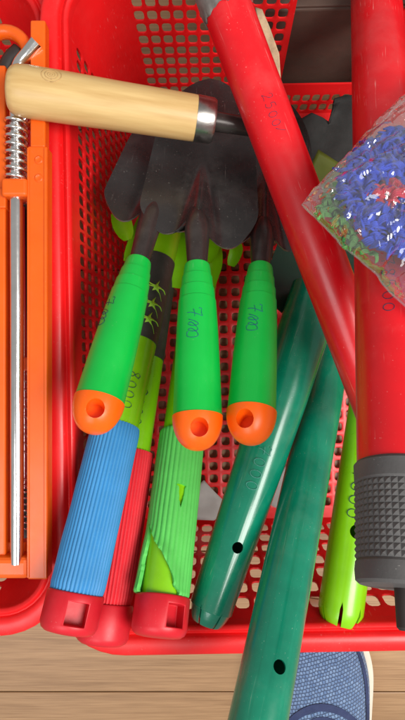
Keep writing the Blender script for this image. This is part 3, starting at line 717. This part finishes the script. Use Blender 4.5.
sbM = Matrix.Translation(P(19, 548, 15.2))
sb_ = thing('steel_bar', 'dark steel bar with thin bright rod and small springs under the hooked orange gun', 'steel bar', sbM)
kb = 36.8 / F
bevel(obj('bar', *box(-.78, .86, -.6, 345 * kb, -.9, -.15), M_shaft, sb_, local=True, smooth=False), .1, 2)
obj('rod', *sweep([V((.42, 60 * kb, .14)), V((.42, 200 * kb, .14)), V((.30, 340 * kb, .14))], .17, 12), M_chrome, sb_, local=True, sharp=50)
for ya, yb_ in ((95, 175), (20, 75)):
    v, f = sweep([V((.42 + .30 * math.cos(2 * PI * 9 * i / 150), (ya + (yb_ - ya) * i / 150) * kb, .16 + .30 * math.sin(2 * PI * 9 * i / 150))) for i in range(151)], .07, 6)
    obj('spring', v, f, M_chrome, sb_, local=True)

# ---------------------------------------------------------------- bagged yarn mop on the poles
O = P(302, 205, 25.3); nB = V((0, .447, .894))
def on_plane(px, py, lift=0.0):
    c = V((0, 0, CAMZ)); d = P(px, py, 0) - c; o = O + nB * lift
    t = (o - c).dot(nB) / d.dot(nB); return c + d * t
d1 = (on_plane(405, 98) - O); d2 = (on_plane(405, 305) - O); d1 *= 13.5 / d1.length; d2 *= 13.5 / d2.length
mopc = on_plane(432, 199, .30)
tM = thing('mop_head', 'blue yarn mop head with red and purple tufts inside the clear bag', 'mop head', Matrix.Translation(mopc))
ex = V((1, 0, 0)); ey = V((0, .894, -.447))
MR = 4.35
core = grid(lambda u, v: mopc + ex * (MR * .93 * math.sin(u * PI / 2) * math.cos(v * 2 * PI)) + ey * (MR * .93 * math.sin(u * PI / 2) * math.sin(v * 2 * PI)) + nB * (1.15 * math.cos(u * PI / 2) - .05), 10, 40)
obj('backing', *core, M_blueyarn, tM)
redc = on_plane(396, 189, 1.5); purc = on_plane(399, 116, 1.2); pur2 = on_plane(404, 240, 1.4)
bundles = {'b': [], 'r': [], 'p': []}
rnd = random.Random(3)
def strand(base, dirv, ln, r_, k=4):
    # one tuft: k thin plies side by side in the same curl
    side = dirv.cross(nB).normalized(); out = []; n = 7
    c1 = rnd.uniform(-.8, .8); c2 = rnd.uniform(.3, .9); tw = rnd.uniform(-1.2, 1.2)
    for j in range(k):
        pts = []; off = (j - (k - 1) / 2) * r_ * 1.55
        for i in range(n):
            q = i / (n - 1); a_ = tw * q
            pts.append(base + dirv * (ln * q * (1 - .25 * q)) + side * (c1 * ln * q * q + off * math.cos(a_)) + nB * (c2 * math.sin(q * PI) * .45 * ln + off * math.sin(a_)))
        out.append(sweep(pts, r_, 6))
    return merge(*out)
NS = 1250
for k in range(NS):
    rho = MR * math.sqrt((k + .5) / NS); th = k * 2.39996
    e = (ex * math.cos(th) + ey * math.sin(th)); base = mopc + e * rho + nB * (1.15 * math.sqrt(max(0, 1 - (rho / (MR * 1.02)) ** 2)) + rnd.uniform(-.2, .1))
    dv = (e * rnd.uniform(.2, .9) + ex * rnd.uniform(-.7, .7) + ey * rnd.uniform(-.7, .7)).normalized()
    key = 'r' if (base - redc).length < .85 else 'p' if (base - purc).length < .6 or (base - pur2).length < .45 else 'b'
    bundles[key].append(strand(base, dv, rnd.uniform(.5, .95), rnd.uniform(.048, .072)))
for key, nm, m in (('b', 'blue_yarn', M_blueyarn), ('r', 'red_yarn', M_redyarn), ('p', 'purple_yarn', M_purpleyarn)):
    if bundles[key]:
        v, f = merge(*bundles[key]); o = obj(nm, v, f, m, tM, kind='stuff')
gs = []
while len(gs) < 95:
    px, py = rnd.uniform(320, 372), rnd.uniform(186, 268)
    if py > 196 + (px - 302) * .90 or py < 222 - (px - 302) * .88 or (px > 352 and py < 240): continue
    gs.append(strand(on_plane(px, py, rnd.uniform(.0, .25)), (ex * rnd.uniform(-1, .7) + ey * rnd.uniform(-1, .8)).normalized(), rnd.uniform(.4, .8), rnd.uniform(.035, .06), 3))
v, f = merge(*gs); obj('green_yarn', v, f, M_greenyarn, tM, kind='stuff')

tBag = thing('plastic_bag', 'crinkled clear plastic bag round the blue yarn, its corner on the slanting pole', 'plastic bag', Matrix.Translation(O))
def bagpt(u, v, top):
    s1 = math.sin(PI * min(1, u)) ; s2 = math.sin(PI * min(1, v))
    h = 3.05 * (max(0, s1 * s2)) ** .34
    p = O + d1 * u + d2 * v
    pull = .55 * math.exp(-min(u, v) * 5) * (noise.noise(V((u * 7, v * 7, 1.0))) + .4 * noise.noise(V((u * 19, v * 19, 5.0))))
    wr = 0
    if top:
        ang = math.atan2(v + .02, u + .02); rad = math.hypot(u, v)
        wr = .42 * noise.noise(V((ang * 9, rad * 2.0, .5))) * min(1, rad * 3) + .20 * noise.noise(V((u * 20, v * 20, 4))) - .34 * abs(noise.noise(V((u * 26 + v * 9, v * 12 - u * 4, 9)))) - .2 * abs(noise.noise(V((u * 12 - v * 30, v * 9 + u * 8, 2))))
        return p + nB * (h + wr * min(1, h * 1.3)) + (d1 + d2).normalized() * pull * .6
    return p + nB * (-.10 + .10 * noise.noise(V((u * 12, v * 12, 7))) * min(1, h)) + (d1 + d2).normalized() * pull * .6
v1, f1 = grid(lambda u, v: bagpt(u ** 1.2, v ** 1.2, True), 170, 170); v2, f2 = grid(lambda u, v: bagpt(u, v, False), 30, 30)
obj('film', v1, f1, M_film, tBag); obj('film', v2, f2, M_film, tBag)
ed = [bagpt(0, 1 - i / 60, True) for i in range(60)] + [bagpt(i / 60, 0, True) for i in range(61)]
obj('heat_seal', *sweep(ed, .05, 6), M_film, tBag)

# ---------------------------------------------------------------- small things in and behind the basket
def sheet(name, pts, z, m, thick=.05, warp=.15, seed=0):
    """a scrap lying on something, outlined in plan"""
    pts = [P(px, py, z) for px, py in pts]; c = sum(pts, V()) / len(pts); v, f = [], []
    rings = 6; n = len(pts)
    for s_ in range(2):
        for r in range(rings + 1):
            for p in pts:
                q = c.lerp(p, r / rings); v.append(q + V((0, 0, warp * noise.noise(V((q.x * .6, q.y * .6, seed))) + s_ * thick)))
    for s_ in range(2):
        o = s_ * (rings + 1) * n
        for r in range(rings):
            for k in range(n): f.append((o + r * n + k, o + r * n + (k + 1) % n, o + (r + 1) * n + (k + 1) % n, o + (r + 1) * n + k))
    e = rings * n; o = (rings + 1) * n
    for k in range(n): f.append((e + k, e + (k + 1) % n, o + e + (k + 1) % n, o + e + k))
    return obj(name, v, f, m)
tag(sheet('paper_scrap', [(188, 488), (198, 485), (204, 480), (212, 489), (223, 500), (226, 512), (214, 520), (190, 520)], 2.2, M_paper, warp=.5), 'grey scrap of paper on the basket floor beside the torn green grip', 'paper')
ps = tag(sheet('paper_scrap', [(262, 500), (272, 488), (288, 462), (296, 468), (290, 490), (276, 508)], 2.3, M_paper, warp=.3, seed=4), 'pale striped scrap of paper seen between the two dark green pipes', 'paper')
tag(sheet('card', [(305, 176), (318, 150), (348, 168), (346, 205), (316, 210)], 9.0, M_olive, warp=.3, seed=2), 'olive green card lying under the corner of the clear bag', 'card')
tag(sheet('cloth', [(292, 132), (299, 121), (311, 114), (322, 119), (330, 124), (333, 112), (334, 99), (345, 95), (362, 97), (362, 130), (352, 158), (318, 172), (296, 164)], 6.0, M_cloth, warp=1.0, seed=5, thick=.3), 'dark grey cloth crumpled on the basket floor under the far red wall', 'cloth')
tag(sheet('card_strip', [(255, 8), (262, 10), (270, 28), (279, 55), (281, 82), (277, 84), (266, 60)], 18.4, M_tan, warp=.3, seed=9), 'frayed tan strip of card beside the far end of the slanting red pole', 'card strip')
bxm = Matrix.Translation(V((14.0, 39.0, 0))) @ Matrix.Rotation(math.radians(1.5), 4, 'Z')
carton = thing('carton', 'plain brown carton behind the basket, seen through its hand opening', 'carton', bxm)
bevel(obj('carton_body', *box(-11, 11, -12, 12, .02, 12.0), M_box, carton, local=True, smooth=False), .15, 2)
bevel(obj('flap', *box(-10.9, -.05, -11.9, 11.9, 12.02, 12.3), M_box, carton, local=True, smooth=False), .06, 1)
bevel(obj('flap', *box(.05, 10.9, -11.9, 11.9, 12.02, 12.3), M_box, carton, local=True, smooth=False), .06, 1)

# ---------------------------------------------------------------- the shoe under the near rim
shoeM = Matrix.Translation(V((10.6, -37.0, 0)))
shoe = thing('shoe', 'blue knit shoe with navy trim and cream sole below the near rim', 'shoe', shoeM)
# plan outline: t = 0 toe .. 1 heel, smoothed
SL = 27.0
def soft(tab, t):
    h = .045 * min(1, t / .12, (1 - t) / .12 + .001); return sum(interp(tab, t + h * k / 4) for k in range(-4, 5)) / 9
def plan(t):
    y = 13.0 - SL * t; r = math.sqrt(max(0, 1 - (1 - min(1, t / .26)) ** 2.3)); e = math.sqrt(max(0, 1 - max(0, (t - .86) / .14) ** 2))
    wl = soft([(0, 4.9), (.26, 4.95), (.45, 4.4), (.65, 3.8), (1, 3.7)], t) * r * e
    wr = soft([(0, 5.1), (.26, 5.2), (.45, 4.9), (.65, 4.1), (1, 3.8)], t) * r * e
    return y, wl, wr
def ht(t): return interp([(0, 2.2), (.02, 3.0), (.06, 3.9), (.14, 4.7), (.26, 5.5), (.40, 6.8), (.55, 8.0), (.75, 8.2), (.95, 7.5), (1, 6.5)], t)
def upper(t, a, off=0.0):
    """a: 0 left sole line .. 1 right sole line, over the top"""
    y, wl, wr = plan(t); ang = PI * (1 - a); c, s_ = math.cos(ang), math.sin(ang)
    w_ = wr if c > 0 else wl
    x = math.copysign(abs(c) ** .75, c) * (w_ + off); z = 2.0 + (ht(t) - 2.0 + off) * s_ ** .8
    return V((x, y + off * (1 if t < .1 else 0), z))
def ease(v): return v * v * .55 + v * .45
obj('upper', *grid(lambda u, v: upper(min(1, .001 + ease(v) * .999), u), 44, 60), M_knit, shoe, local=True)
vv, ff = [], []
ts = [ease(k / 48) for k in range(49)]
outl = [(plan(t)[0], plan(t)[2]) for t in ts] + [(plan(t)[0], -plan(t)[1]) for t in reversed(ts[1:-1])]
prof = [(.05, 0.02), (.32, .1), (.42, .5), (.38, 1.6), (.28, 2.15), (.02, 2.2), (-.6, 2.0)]
for o_, z in prof:
    for y, x in outl: vv.append(V((x + math.copysign(o_, x) * (1 if abs(x) > .3 else abs(x) / .3), y + o_ * (1 if y > 11.5 else (-1 if y < -12.5 else 0)), z)))
n = len(outl)
for i in range(len(prof) - 1):
    for k in range(n): ff.append((i * n + k, i * n + (k + 1) % n, (i + 1) * n + (k + 1) % n, (i + 1) * n + k))
ff.append(tuple(range(n)))
obj('sole', vv, ff, M_sole, shoe, local=True, sharp=40)
def patch(name, t0, t1, a0, a1, m, off=.07):
    obj(name, *grid(lambda u, v: upper(t0(u) + (t1(u) - t0(u)) * v, a0(v) + (a1(v) - a0(v)) * u, off), 30, 24), m, shoe, local=True)
patch('trim', lambda u: .05, lambda u: .42, lambda v: .78 - .02 * v, lambda v: .825 - .02 * v, M_navy, .12)
patch('trim', lambda u: .05, lambda u: .42, lambda v: .16 + .02 * v, lambda v: .20 + .02 * v, M_navy, .12)
arch = lambda u: .245 + .14 * abs(u - .5) ** 1.5 * 2
patch('eyestay', lambda u: arch(u), lambda u: arch(u) + .022, lambda v: .24, lambda v: .76, M_navy, .10)
patch('tongue', lambda u: arch(u) + .037, lambda u: .46, lambda v: .30, lambda v: .70, M_navy, .06)
